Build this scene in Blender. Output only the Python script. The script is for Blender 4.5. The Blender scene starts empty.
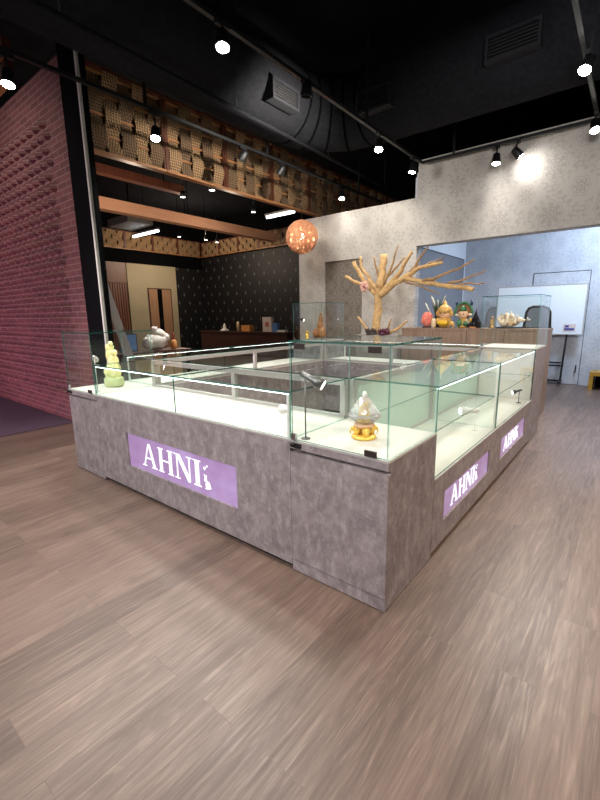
import bpy, math, random
from mathutils import Vector, Matrix
random.seed(7)
S = bpy.context.scene
COL = S.collection
PI = math.pi

# ------------------------------------------------------------------ materials
class G:
    """small helper that builds a node graph"""
    def __init__(s, name):
        s.m = bpy.data.materials.new(name); s.m.use_nodes = True
        s.t = s.m.node_tree; s.n = s.t.nodes; s.l = s.t.links
        s.n.clear(); s.out = s.n.new('ShaderNodeOutputMaterial')
    def node(s, typ, props=None, ins=None):
        n = s.n.new(typ)
        for k, v in (props or {}).items(): setattr(n, k, v)
        for k, v in (ins or {}).items(): s.put(n.inputs[k], v)
        return n
    def put(s, sock, v):
        if isinstance(v, bpy.types.NodeSocket): s.l.new(v, sock)
        elif isinstance(v, bpy.types.Node): s.l.new(v.outputs[0], sock)
        else:
            if isinstance(v, (tuple, list)) and len(v) == 3 and sock.type == 'RGBA': v = (*v, 1)
            sock.default_value = v
    def M(s, op, a, b=0.0, c=0.0):
        n = s.node('ShaderNodeMath', {'operation': op})
        for i, v in enumerate((a, b, c)): s.put(n.inputs[i], v)
        return n.outputs[0]
    def obj(s): return s.node('ShaderNodeTexCoord').outputs['Object']
    def geo_pos(s): return s.node('ShaderNodeNewGeometry').outputs['Position']
    def mapping(s, vec, loc=(0,0,0), rot=(0,0,0), scale=(1,1,1)):
        return s.node('ShaderNodeMapping', None, {'Vector': vec, 'Location': loc, 'Rotation': rot, 'Scale': scale}).outputs[0]
    def noise(s, vec, scale, detail=4, rough=.55, dist=0):
        n = s.node('ShaderNodeTexNoise', None, {'Vector': vec, 'Scale': scale, 'Detail': detail, 'Roughness': rough, 'Distortion': dist})
        return n.outputs[0]
    def ramp(s, fac, stops):
        n = s.node('ShaderNodeValToRGB'); e = n.color_ramp.elements
        while len(e) < len(stops): e.new(.5)
        for el, (p, c) in zip(e, stops):
            el.position = p; el.color = (*c, 1) if len(c) == 3 else c
        s.put(n.inputs[0], fac); return n.outputs[0]
    def mix(s, fac, a, b, blend='MIX'):
        n = s.node('ShaderNodeMix', {'data_type': 'RGBA', 'blend_type': blend})
        s.put(n.inputs[0], fac); s.put(n.inputs[6], a); s.put(n.inputs[7], b); return n.outputs[2]
    def bump(s, h, strength=.3, dist=.01):
        return s.node('ShaderNodeBump', None, {'Height': h, 'Strength': strength, 'Distance': dist}).outputs[0]
    def principled(s, **k):
        n = s.node('ShaderNodeBsdfPrincipled')
        for kk, v in k.items(): s.put(n.inputs[kk.replace('_', ' ')], v)
        s.l.new(n.outputs[0], s.out.inputs[0]); return s.m

def srgb(r, g, b):
    f = lambda c: (c/255/12.92) if c/255 <= .04045 else ((c/255+.055)/1.055)**2.4
    return (f(r), f(g), f(b))

def plain(name, c, rough=.5, metal=0.0, var=.12, scale=14, bump=0.0, **k):
    g = G(name); n = g.noise(g.obj(), scale)
    lo = tuple(x*(1-var) for x in c); hi = tuple(min(1, x*(1+var)) for x in c)
    col = g.ramp(n, [(.3, lo), (.7, hi)])
    if bump: k['Normal'] = g.bump(n, bump)
    return g.principled(Base_Color=col, Roughness=rough, Metallic=metal, **k)

def emit(name, c, s):
    g = G(name); n = g.node('ShaderNodeEmission', None, {'Color': c, 'Strength': s})
    g.l.new(n.outputs[0], g.out.inputs[0]); return g.m

def floor_mat():
    g = G('plank_floor'); p = g.geo_pos()
    v = g.mapping(p, rot=(0, 0, PI/2))
    b = g.node('ShaderNodeTexBrick', {'offset': .37, 'offset_frequency': 2}, {'Vector': v, 'Color1': (0,0,0), 'Color2': (1,1,1), 'Mortar': (.5,.5,.5),
        'Scale': 1.0, 'Mortar Size': .0012, 'Mortar Smooth': .1, 'Bias': 0.0, 'Brick Width': 1.22, 'Row Height': .152})
    tone = b.outputs[0]
    # grain running along every plank, shifted from plank to plank
    shift = g.node('ShaderNodeVectorMath', {'operation': 'MULTIPLY'}, {0: tone, 1: (3.1, 7.7, 5.3)}).outputs[0]
    pv = g.node('ShaderNodeVectorMath', {'operation': 'ADD'}, {0: p, 1: shift}).outputs[0]
    gr = g.noise(g.mapping(pv, scale=(34, 2.2, 1)), 1.0, 6, .68, 1.3)
    fine = g.noise(g.mapping(pv, scale=(130, 4, 1)), 1.0, 3, .6)
    big = g.noise(g.mapping(pv, scale=(5, .9, 1)), 1.0, 4, .6, 1.6)
    base = g.ramp(gr, [(.34, srgb(78, 62, 54)), (.5, srgb(108, 89, 79)), (.66, srgb(133, 113, 101))])
    base = g.mix(g.ramp(fine, [(.38, (.55,.55,.55)), (.6, (.08,.08,.08))]), base, srgb(76, 61, 54))
    base = g.mix(g.ramp(big, [(.45, (0,0,0)), (.75, (.4,.4,.4))]), base, srgb(92, 74, 66))
    ring = g.M('SINE', g.M('MULTIPLY', g.noise(g.mapping(pv, scale=(7, .75, 1)), 1.0, 2, .5, .4), 95))
    base = g.mix(g.ramp(ring, [(.15, (.30,.30,.30)), (.7, (0,0,0))]), base, srgb(74, 58, 51))
    base = g.mix(.26, base, g.ramp(tone, [(0, srgb(76, 61, 53)), (1, srgb(136, 115, 102))]))
    base = g.mix(g.M('MULTIPLY', b.outputs[1], .5), base, srgb(80, 64, 56))
    return g.principled(Base_Color=base, Roughness=g.ramp(gr, [(.3, (.5,)*3), (.7, (.38,)*3)]), Normal=g.bump(gr, .06, .003))

def concrete_mat():
    g = G('concrete_laminate'); p = g.geo_pos()
    a = g.noise(p, 7, 6, .7, .3); b = g.noise(g.mapping(p, scale=(20, 20, 13)), 1.0, 7, .75); c = g.noise(p, 60, 3, .7)
    d = g.noise(g.mapping(p, scale=(30, 30, 22)), 1.0, 5, .7)
    col = g.ramp(a, [(.3, srgb(112, 103, 104)), (.5, srgb(136, 126, 127)), (.68, srgb(156, 146, 147))])
    col = g.mix(g.ramp(b, [(.5, (0,0,0)), (.64, (.65,.65,.65))]), col, srgb(176, 167, 168))
    col = g.mix(g.ramp(b, [(.30, (.6,.6,.6)), (.46, (0,0,0))]), col, srgb(98, 87, 87))
    col = g.mix(g.ramp(d, [(.34, (.38,.38,.38)), (.48, (0,0,0))]), col, srgb(100, 90, 90))
    col = g.mix(g.ramp(d, [(.58, (0,0,0)), (.72, (.4,.4,.4))]), col, srgb(178, 170, 171))
    col = g.mix(g.M('MULTIPLY', c, .2), col, srgb(96, 88, 87))
    return g.principled(Base_Color=col, Roughness=.55, Normal=g.bump(c, .05, .002))

def wood_mat(name, c1, c2, axis='Z', rough=.45):
    g = G(name); p = g.geo_pos()
    sc = {'Z': (22, 22, 1.6), 'X': (1.6, 22, 22), 'Y': (22, 1.6, 22)}[axis]
    n = g.noise(g.mapping(p, scale=sc), 1.0, 5, .6, .8)
    return g.principled(Base_Color=g.ramp(n, [(.3, c1), (.7, c2)]), Roughness=rough)

def damask_mat(name, base, motif, axis='X', pitch=.60, vpitch=.56, ogee=0.0):
    """flock wallpaper: big and small round medallions on a half-drop with leafy scrolls"""
    g = G(name); p = g.geo_pos()
    sep = g.node('ShaderNodeSeparateXYZ', None, {0: p})
    u = g.M('DIVIDE', sep.outputs['X' if axis == 'X' else 'Y'], pitch); v = g.M('DIVIDE', sep.outputs['Z'], vpitch)
    def medal(du, dv, r0, lobes, amp):
        cu = g.M('MULTIPLY', g.M('SUBTRACT', g.M('FRACT', g.M('ADD', u, du)), .5), pitch)
        cv = g.M('MULTIPLY', g.M('SUBTRACT', g.M('FRACT', g.M('ADD', v, dv)), .5), vpitch)
        r = g.M('SQRT', g.M('ADD', g.M('MULTIPLY', cu, cu), g.M('MULTIPLY', g.M('MULTIPLY', cv, cv), .72)))
        th = g.M('ARCTAN2', cv, cu)
        edge = g.M('ADD', r0, g.M('MULTIPLY', g.M('COSINE', g.M('MULTIPLY', th, lobes)), amp))
        disc = g.M('LESS_THAN', r, edge)
        ring = g.M('GREATER_THAN', g.M('ADD', g.M('SINE', g.M('MULTIPLY', r, 6.283/.034)), g.M('MULTIPLY', g.M('COSINE', g.M('MULTIPLY', th, 8)), .8)), -.7)
        halo = g.M('LESS_THAN', g.M('ABSOLUTE', g.M('SUBTRACT', r, g.M('ADD', edge, .022))), .006)
        return g.M('MAXIMUM', g.M('MULTIPLY', disc, ring), g.M('MULTIPLY', halo, .7))
    m = g.M('MAXIMUM', medal(0, 0, .115, 8, .012), medal(.5, .5, .075, 6, .010))
    cs = g.M('ADD', g.M('COSINE', g.M('MULTIPLY', u, 2*PI)), g.M('COSINE', g.M('MULTIPLY', v, 2*PI)))
    wob = g.M('MULTIPLY', g.M('SINE', g.M('MULTIPLY', u, 10*PI)), g.M('MULTIPLY', g.M('SINE', g.M('MULTIPLY', v, 10*PI)), .55))
    leaf = g.M('LESS_THAN', g.M('ABSOLUTE', g.M('ADD', cs, wob)), .26)
    br = g.M('GREATER_THAN', g.noise(p, 22, 2), .45)
    m = g.M('MAXIMUM', m, g.M('MULTIPLY', g.M('MULTIPLY', leaf, br), .75))
    if ogee:
        og = g.M('LESS_THAN', g.M('ABSOLUTE', g.M('ADD', cs, .1)), .22)
        m = g.M('MAXIMUM', m, g.M('MULTIPLY', og, ogee))
    n = g.noise(p, 90, 2)
    col = g.mix(g.M('MULTIPLY', m, .55), g.mix(g.M('MULTIPLY', n, .25), base, tuple(x*.86 for x in base)), motif)
    return g.principled(Base_Color=col, Roughness=.7)

def dotted_mat():
    g = G('black_dotted_wallpaper'); p = g.geo_pos(); sep = g.node('ShaderNodeSeparateXYZ', None, {0: p})
    u = g.M('DIVIDE', g.M('ADD', sep.outputs[0], sep.outputs[1]), .46); v = g.M('DIVIDE', sep.outputs[2], .60)
    def dot(du, dv):
        cu = g.M('MULTIPLY', g.M('SUBTRACT', g.M('FRACT', g.M('ADD', u, du)), .5), .46)
        cv = g.M('MULTIPLY', g.M('SUBTRACT', g.M('FRACT', g.M('ADD', v, dv)), .5), .60)
        a = g.M('ADD', g.M('ABSOLUTE', g.M('DIVIDE', cu, .032)), g.M('ABSOLUTE', g.M('DIVIDE', cv, .075)))
        return g.M('LESS_THAN', a, 1.0)
    m = g.M('MAXIMUM', dot(0, 0), dot(.5, .5))
    col = g.mix(m, srgb(10, 10, 14), srgb(92, 91, 96))
    return g.principled(Base_Color=col, Roughness=.6)

def brick_mat():
    g = G('red_brick'); p = g.geo_pos(); v = g.mapping(p, rot=(PI/2, 0, 0))
    b = g.node('ShaderNodeTexBrick', {'offset': .5}, {'Vector': v, 'Color1': srgb(116, 68, 62), 'Color2': srgb(92, 52, 50), 'Mortar': srgb(140, 106, 102),
        'Scale': 1.0, 'Mortar Size': .006, 'Mortar Smooth': .2, 'Bias': 0.0, 'Brick Width': .23, 'Row Height': .066})
    n = g.noise(p, 30, 4, .6)
    col = g.mix(g.M('MULTIPLY', n, .35), b.outputs[0], srgb(70, 42, 44))
    h = g.M('SUBTRACT', g.M('MULTIPLY', n, .3), b.outputs[1])
    return g.principled(Base_Color=col, Roughness=.8, Normal=g.bump(h, .5, .006))

def rope_mat(name, c1, c2):
    g = G(name); p = g.geo_pos()
    sep = g.node('ShaderNodeSeparateXYZ', None, {0: p})
    h = g.M('ADD', sep.outputs[0], sep.outputs[1])
    # knitted cord: chevrons of twisted strands
    a = g.M('SINE', g.M('ADD', g.M('MULTIPLY', sep.outputs[2], 210), g.M('MULTIPLY', g.M('ABSOLUTE', g.M('SINE', g.M('MULTIPLY', h, 95))), 3.0)))
    b = g.M('ABSOLUTE', g.M('SINE', g.M('MULTIPLY', h, 95)))
    hh = g.M('ADD', g.M('MULTIPLY', a, .5), b)
    n = g.noise(p, 9, 4)
    col = g.mix(g.ramp(hh, [(.0, (0,0,0)), (.95, (1,1,1))]), c1, c2)
    col = g.mix(g.M('MULTIPLY', n, .4), col, c1)
    return g.principled(Base_Color=col, Roughness=.85, Normal=g.bump(hh, .6, .012))

def glass_mat(name='clear_glass', tint=(.945, .978, .965), ior=1.45):
    g = G(name)
    fr = g.node('ShaderNodeFresnel', None, {'IOR': ior}).outputs[0]
    bf = g.node('ShaderNodeNewGeometry').outputs['Backfacing']
    fac = g.M('MULTIPLY', g.M('MINIMUM', g.M('MULTIPLY', fr, .85), 1.0), g.M('SUBTRACT', 1.0, bf))
    col = g.mix(bf, tint, (1, 1, 1))
    tr = g.node('ShaderNodeBsdfTransparent', None, {'Color': col}); gl = g.node('ShaderNodeBsdfGlossy', None, {'Color': (1, 1, 1), 'Roughness': .0})
    mx = g.node('ShaderNodeMixShader', None, {0: fac, 1: tr.outputs[0], 2: gl.outputs[0]})
    g.l.new(mx.outputs[0], g.out.inputs[0]); return g.m

def edge_mat():
    g = G('green_glass_edge')
    tr = g.node('ShaderNodeBsdfTransparent', None, {'Color': (.35, .62, .56)})
    pr = g.node('ShaderNodeBsdfPrincipled', None, {'Base Color': srgb(30, 84, 78), 'Roughness': .15})
    mx = g.node('ShaderNodeMixShader', None, {0: .45, 1: tr.outputs[0], 2: pr.outputs[0]})
    g.l.new(mx.outputs[0], g.out.inputs[0]); return g.m

def frost_mat():
    g = G('frosted_glass')
    tr = g.node('ShaderNodeBsdfTransparent', None, {'Color': (.85, .95, .91)})
    pr = g.node('ShaderNodeBsdfPrincipled', None, {'Base Color': srgb(214, 228, 220), 'Roughness': .4})
    mx = g.node('ShaderNodeMixShader', None, {0: .55, 1: tr.outputs[0], 2: pr.outputs[0]})
    g.l.new(mx.outputs[0], g.out.inputs[0]); return g.m

def pale_edge_mat():
    g = G('pale_glass_edge')
    tr = g.node('ShaderNodeBsdfTransparent', None, {'Color': (.72, .86, .82)})
    pr = g.node('ShaderNodeBsdfPrincipled', None, {'Base Color': srgb(150, 190, 182), 'Roughness': .15})
    mx = g.node('ShaderNodeMixShader', None, {0: .2, 1: tr.outputs[0], 2: pr.outputs[0]})
    g.l.new(mx.outputs[0], g.out.inputs[0]); return g.m

def sign_mat():
    g = G('purple_backlit_panel'); p = g.obj()
    n = g.noise(g.mapping(p, scale=(3, 3, 4)), 1.0, 3)
    col = g.ramp(n, [(.3, srgb(156, 124, 160)), (.5, srgb(176, 146, 186)), (.72, srgb(206, 184, 230))])
    e = g.node('ShaderNodeEmission', None, {'Color': col, 'Strength': .62})
    pr = g.node('ShaderNodeBsdfPrincipled', None, {'Base Color': srgb(120, 95, 140), 'Roughness': .25})
    ad = g.node('ShaderNodeAddShader', None, {0: e.outputs[0], 1: pr.outputs[0]})
    g.l.new(ad.outputs[0], g.out.inputs[0]); return g.m

def lucent(name, c, rough=.25, trans=.5, **k):
    return plain(name, c, rough, 0, .15, 40, 0, Transmission_Weight=trans, IOR=1.4, **k)

M = dict(
 floor=floor_mat(), concrete=concrete_mat(), brick=brick_mat(), glass=glass_mat(), edge=edge_mat(), sign=sign_mat(), frost=frost_mat(), edgep=pale_edge_mat(),
 wallA=damask_mat('grey_damask_wallpaper', srgb(196, 191, 184), srgb(158, 152, 147)),
 wallB=damask_mat('blue_grey_damask_wallpaper', srgb(190, 192, 198), srgb(160, 163, 172), pitch=.5, vpitch=.5),
 wallC=damask_mat('taupe_ogee_wallpaper', srgb(112, 103, 94), srgb(150, 142, 132), pitch=.34, vpitch=.46, ogee=.8),
 dotted=dotted_mat(),
 ceil=plain('black_ceiling_paint', srgb(21, 22, 26), .95, var=.3, Specular_IOR_Level=.05, scale=5),
 duct=plain('black_duct_insulation', srgb(29, 30, 34), .95, var=.3, Specular_IOR_Level=.1, scale=24, bump=.15),
 grille=plain('grille_metal', srgb(34, 35, 39), .7, Specular_IOR_Level=.2), grille_d=plain('grille_dark', srgb(20, 20, 23), .8),
 black=plain('black_metal', srgb(20, 20, 22), .45), blackm=plain('matt_black_paint', srgb(9, 9, 11), .9, Specular_IOR_Level=.05),
 rope_l=rope_mat('pale_rope', srgb(80, 60, 42), srgb(202, 166, 124)), rope_d=rope_mat('dark_rope', srgb(62, 48, 36), srgb(152, 122, 92)),
 slat=wood_mat('orange_slat_wood', srgb(150, 100, 62), srgb(190, 136, 90), 'Y'), frame_w=wood_mat('red_brown_wood', srgb(82, 46, 34), srgb(110, 64, 46), 'Z'),
 beam=wood_mat('orange_beam_wood', srgb(212, 156, 122), srgb(224, 172, 138), 'Y'),
 cabwood=wood_mat('cabinet_oak', srgb(122, 98, 82), srgb(152, 126, 106), 'Z'), darkwood=wood_mat('dark_walnut', srgb(58, 36, 34), srgb(80, 50, 46), 'X'),
 walnut=wood_mat('red_walnut_panel', srgb(96, 62, 48), srgb(116, 76, 60), 'Z'),
 beige=plain('beige_wall_panel', srgb(158, 146, 120), .7, var=.05, scale=3), doorw=wood_mat('tan_door_wood', srgb(142, 108, 82), srgb(164, 126, 98), 'Z'),
 deck=plain('ivory_deck_board', srgb(200, 197, 189), .5, var=.03), white=plain('white_board', srgb(228, 226, 220), .45, var=.03), alu=plain('grey_aluminium', srgb(176, 172, 168), .4, .25, var=.05),
 alud=plain('dull_steel', srgb(120, 118, 116), .4, .7), bronze=plain('dark_bronze', srgb(62, 54, 50), .4, .5), chrome=plain('chrome', srgb(190, 190, 192), .15, 1.0, var=.03),
 led=emit('led_strip_light', (.93, 1.0, .97), 8.0), lens=emit('spot_lamp_lens', (1, .97, .92), 60.0), lens_s=emit('small_lamp_lens', (1, .97, .92), 9.0),
 tube=emit('fluorescent_tube', (.85, .93, 1.0), 11.0), letter=emit('white_backlit_letter', (.97, .96, 1.0), 1.25),
 strip_e=plain('pale_strip_profile', srgb(214, 210, 200), .5, var=.03),
 bark=plain('peeled_driftwood', srgb(204, 166, 112), .6, var=.25, scale=18), barkd=plain('weathered_driftwood', srgb(164, 130, 90), .65, var=.3, scale=18),
 gold=plain('polished_gold', srgb(240, 200, 96), .3, .45, var=.2, scale=40), goldp=plain('gold_paint', srgb(206, 164, 92), .4, .25, var=.2, scale=50),
 yellow=plain('yellow_glaze', srgb(236, 190, 46), .3), skin=plain('figurine_face', srgb(226, 184, 148), .5), ivory=plain('ivory_carving', srgb(226, 208, 184), .5, var=.2, scale=60),
 salt=plain('pink_rock_salt', srgb(226, 128, 108), .5, var=.25, scale=30, bump=.4, Subsurface_Weight=.3), wax=plain('pale_wax', srgb(220, 198, 160), .5),
 leaf=plain('dark_grass_blade', srgb(56, 74, 52), .6), plume=plain('white_plume', srgb(226, 220, 204), .8), pot=plain('black_pot', srgb(36, 36, 38), .5),
 green=plain('green_glaze', srgb(58, 112, 76), .35, var=.3, scale=40), navy=plain('dark_blue_glaze', srgb(36, 52, 84), .4), brownf=plain('brown_fur_paint', srgb(150, 100, 56), .6),
 obsid=plain('black_crystal', srgb(28, 26, 30), .3, var=.4), amber=plain('amber_quartz', srgb(198, 156, 112), .35, var=.3, scale=30, Transmission_Weight=.2),
 citrine=plain('pale_yellow_jade', srgb(236, 226, 160), .35, var=.12, scale=30, Subsurface_Weight=.2), greenbase=plain('pale_green_jade', srgb(188, 196, 140), .3),
 amethyst=plain('purple_crystal', srgb(88, 40, 62), .3, var=.5, scale=60), smoky=plain('smoky_crystal', srgb(74, 64, 60), .3, var=.5, scale=60),
 crystal=plain('cut_crystal', (.93, .93, .92), .06, var=.05, Transmission_Weight=.75, IOR=1.35), copper=plain('copper_rattan', srgb(216, 152, 112), .6, 0, var=.25, scale=60),
 bulb=emit('warm_bulb', (1, .86, .66), 60.0), carpet=plain('plum_carpet', srgb(74, 56, 72), .95, var=.25, scale=60, bump=.4),
 whiteb=plain('whiteboard_enamel', srgb(226, 232, 238), .2, var=.02), bag=plain('white_plastic_bag', srgb(240, 238, 232), .5, var=.06, Subsurface_Weight=.1),
 orange=plain('orange_card', srgb(206, 140, 76), .6), bluec=plain('blue_card', srgb(86, 128, 184), .6), whitec=plain('pale_pink_card', srgb(212, 196, 192), .6, var=.03),
 violet=plain('violet_print', srgb(70, 62, 140), .6), redc=plain('red_print', srgb(180, 90, 84), .6), mirror=plain('mirror_silver', (.8, .84, .9), .03, 1.0, var=.01), panelgrey=plain('grey_tinted_panel', srgb(132, 134, 140), .35, var=.05, scale=3),
 pale=plain('pale_blue_paint', srgb(226, 230, 236), .7, var=.02), gap=plain('shadow_gap_black', srgb(14, 13, 14), .9), pink=plain('pink_petal', srgb(222, 176, 162), .7),
 goldbox=plain('gold_leaf_lacquer', srgb(190, 150, 62), .35, .5, var=.2), trunkd=plain('grey_laminate', srgb(150, 144, 140), .6),
)

# ------------------------------------------------------------------ mesh builder
class MB:
    def __init__(s): s.v = []; s.f = []; s.mi = []; s.sm = []
    def add(s, vs, fs, mi=0, smooth=False):
        o = len(s.v); s.v += [tuple(v) for v in vs]
        for i, f in enumerate(fs):
            s.f.append([o+a for a in f]); s.mi.append(mi[i] if isinstance(mi, list) else mi); s.sm.append(smooth)
        return s
    def box(s, x0, x1, y0, y1, z0, z1, mi=0):
        v = [(x0,y0,z0),(x1,y0,z0),(x1,y1,z0),(x0,y1,z0),(x0,y0,z1),(x1,y0,z1),(x1,y1,z1),(x0,y1,z1)]
        return s.add(v, [(0,3,2,1),(4,5,6,7),(0,1,5,4),(1,2,6,5),(2,3,7,6),(3,0,4,7)], mi)
    def pane(s, x0, x1, y0, y1, z0, z1):
        """glass sheet: big faces clear, narrow faces green"""
        d = (x1-x0, y1-y0, z1-z0); k = d.index(min(d))
        mi = [0,0,1,1,1,1] if k == 2 else ([1,1,0,1,0,1] if k == 1 else [1,1,1,0,1,0])
        return s.box(x0, x1, y0, y1, z0, z1, mi)
    def bar(s, a, b, w, h=None):
        a = Vector(a); b = Vector(b); d = (b-a).normalized(); h = h or w
        up = Vector((0,0,1)) if abs(d.z) < .95 else Vector((1,0,0))
        r = d.cross(up).normalized()*w/2; u = r.cross(d).normalized()*h/2
        v = [a-r-u, a+r-u, a+r+u, a-r+u, b-r-u, b+r-u, b+r+u, b-r+u]
        return s.add(v, [(0,1,2,3),(7,6,5,4),(1,0,4,5),(2,1,5,6),(3,2,6,7),(0,3,7,4)])
    def tube(s, pts, rad, n=8, cap=True, smooth=True, mi=0):
        pts = [Vector(p) for p in pts]; k = len(pts)
        if not isinstance(rad, (list, tuple)): rad = [rad]*k
        vs = []; prev = None
        for i, p in enumerate(pts):
            d = (pts[min(i+1, k-1)]-pts[max(i-1, 0)]).normalized()
            if prev is None: r = d.orthogonal().normalized()
            else: r = (prev-d*prev.dot(d)).normalized()
            prev = r; u = d.cross(r)
            for j in range(n):
                a = 2*PI*j/n; vs.append(p+(r*math.cos(a)+u*math.sin(a))*rad[i])
        fs = [(i*n+j, i*n+(j+1)%n, (i+1)*n+(j+1)%n, (i+1)*n+j) for i in range(k-1) for j in range(n)]
        if cap: fs += [tuple(range(n))[::-1], tuple(range((k-1)*n, k*n))]
        return s.add(vs, fs, mi, smooth)
    def lathe(s, prof, n=20, c=(0,0,0), smooth=True, mi=0, sx=1, sy=1):
        vs = []; k = len(prof)
        for r, z in prof:
            for j in range(n):
                a = 2*PI*j/n; vs.append((c[0]+r*math.cos(a)*sx, c[1]+r*math.sin(a)*sy, c[2]+z))
        fs = [(i*n+j, i*n+(j+1)%n, (i+1)*n+(j+1)%n, (i+1)*n+j) for i in range(k-1) for j in range(n)]
        fs += [tuple(range(n))[::-1], tuple(range((k-1)*n, k*n))]
        return s.add(vs, fs, mi, smooth)
    def ball(s, c, r, n=12, m=8, sx=1, sy=1, sz=1, jit=0, smooth=True, mi=0):
        vs = [(c[0], c[1], c[2]-r*sz)]
        for i in range(1, m):
            t = PI*i/m
            for j in range(n):
                a = 2*PI*j/n; q = r*(1+random.uniform(-jit, jit))
                vs.append((c[0]+q*math.sin(t)*math.cos(a)*sx, c[1]+q*math.sin(t)*math.sin(a)*sy, c[2]-q*math.cos(t)*sz))
        vs.append((c[0], c[1], c[2]+r*sz)); L = len(vs)-1
        fs = [(0, 1+(j+1)%n, 1+j) for j in range(n)]
        fs += [(1+i*n+j, 1+i*n+(j+1)%n, 1+(i+1)*n+(j+1)%n, 1+(i+1)*n+j) for i in range(m-2) for j in range(n)]
        fs += [(L, 1+(m-2)*n+j, 1+(m-2)*n+(j+1)%n) for j in range(n)]
        return s.add(vs, fs, mi, smooth)
    def prism(s, poly, fn, d0, d1, mi=0):
        """extrude a 2-D polygon; fn(u, v, d) -> point"""
        n = len(poly)
        vs = [fn(u, v, d0) for u, v in poly]+[fn(u, v, d1) for u, v in poly]
        fs = [tuple(range(n))[::-1], tuple(range(n, 2*n))]+[(i, (i+1)%n, n+(i+1)%n, n+i) for i in range(n)]
        return s.add(vs, fs, mi)
    def build(s, name, mats, parent=None, loc=None, rz=0, bevel=0):
        me = bpy.data.meshes.new(name); me.from_pydata(s.v, [], s.f)
        for m in (mats if isinstance(mats, (list, tuple)) else [mats]): me.materials.append(M[m] if isinstance(m, str) else m)
        me.polygons.foreach_set('material_index', s.mi); me.polygons.foreach_set('use_smooth', s.sm); me.update()
        o = bpy.data.objects.new(name, me); COL.objects.link(o)
        if parent: o.parent = parent
        if loc: o.location = loc
        o.rotation_euler.z = rz
        if bevel:
            b = o.modifiers.new('bevel', 'BEVEL'); b.width = bevel; b.segments = 2; b.limit_method = 'ANGLE'
        return o
def tag(o, label, cat, group=None, kind=None):
    o['label'] = label; o['category'] = cat
    if group: o['group'] = group
    if kind: o['kind'] = kind
    return o
def thing(name, label, cat, loc=(0,0,0), rz=0, group=None):
    o = bpy.data.objects.new(name, None); COL.objects.link(o); o.location = loc; o.rotation_euler.z = rz
    o.empty_display_size = .1
    return tag(o, label, cat, group)
def struct(name, mb, mats, label, **k):
    o = mb.build(name, mats, **k); o['kind'] = 'structure'; o['label'] = label; o['category'] = name.split('_')[0]; return o
def copy_tree(o, parent=None):
    c = o.copy(); COL.objects.link(c)
    if parent: c.parent = parent
    for ch in list(o.children): copy_tree(ch, c)
    return c

# ------------------------------------------------------------------ setting
CEIL = 4.75
struct('floor', MB().box(-13, 6.6, -6, 9.3, -.05, 0), 'floor', 'brown wood plank floor around the glass counters')
struct('floor_carpet', MB().box(-13, -4.78, -6, .715, .0, .006), 'carpet', 'dark plum carpet in front of the brick wall')
struct('ceiling', MB().box(-13, 6.6, -6, 9.3, CEIL, CEIL+.1), 'ceil', 'black painted ceiling above the showroom')
# brick wall with a field of projecting angled bricks
w = MB().box(-13.0, -4.10, .72, .95, 0, 3.92)
z = .36; row = 0
while z < 3.42:
    x = -4.56 - (.095 if row % 2 else 0)
    while x > -8.8:
        w.add([(x-.085, .722, z), (x+.085, .722, z), (x, .668, z), (x-.085, .722, z+.058), (x+.085, .722, z+.058), (x, .668, z+.058)],
              [(0,1,2),(5,4,3),(0,2,5,3),(2,1,4,5)])
        x -= .19
    z += .132; row += 1
struct('wall_left', w, 'brick', 'red brick wall with rows of projecting angled bricks')
struct('wall_left_pier', MB().box(-4.095, -3.635, .70, .745, 0, CEIL-.01), 'blackm', 'black square pier at the end of the brick wall')
struct('trim_1', MB().box(-3.688, -3.661, .672, .70, 0.0, 4.0), 'strip_e', 'pale vertical profile strip on the black pier')
# damask walls
struct('wall_back', MB().box(-4.45, -3.86, 4.95, 5.10, 0, 3.04).box(-3.06, -2.09, 4.95, 5.10, 0, 3.04).box(-3.86, -3.06, 4.95, 5.10, 2.25, 3.04),
       'wallA', 'grey damask papered wall behind the driftwood tree')
dr = MB().box(-3.858, -3.062, 4.985, 5.06, 0, 2.247)
struct('door_1', dr, 'wallC', 'darker papered flush door in the grey damask wall')
struct('wall_header', MB().box(-2.09, 3.6, 4.90, 5.10, 2.335, 3.54), 'wallA', 'grey damask header over the opening to the blue room')
struct('wall_side', MB().box(-2.22, -2.12, 5.105, 7.395, 0, 3.38), 'pale', 'pale side wall of the blue room')
struct('wall_back_room', MB().box(-2.2, 3.6, 7.40, 7.55, 0, 3.38), 'wallB', 'blue grey damask back wall behind the whiteboard')
struct('ceiling_back_room', MB().box(-2.2, 3.6, 5.101, 7.55, 3.38, 3.44), 'pale', 'pale ceiling of the back room')
struct('wall_right', MB().box(3.6, 3.7, 4.9, 7.55, 0, 3.38), 'pale', 'pale right wall of the back room')
struct('wall_shop_right', MB().box(6.5, 6.6, -6, 9.3, 0, CEIL), 'pale', 'plain pale wall on the far side of the walkway')
struct('wall_header_end', MB().box(3.605, 6.5, 4.90, 5.10, 0, 3.54), 'wallA', 'grey damask wall continuing past the opening')
# hidden papered door in the back room
d2 = struct('door_2', MB().box(-.86, .00, 7.388, 7.398, .01, 1.99), 'wallB', 'papered flush door behind the whiteboard')
MB().box(-.868, -.862, 7.384, 7.399, .01, 2.0).box(-.868, .008, 7.384, 7.399, 1.992, 2.0).box(.002, .008, 7.384, 7.399, .01, 1.992).build('door_gap', 'gap', d2)
MB().box(-.06, -.045, 7.35, 7.387, .22, .36).build('door_handle', 'black', d2)
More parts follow.
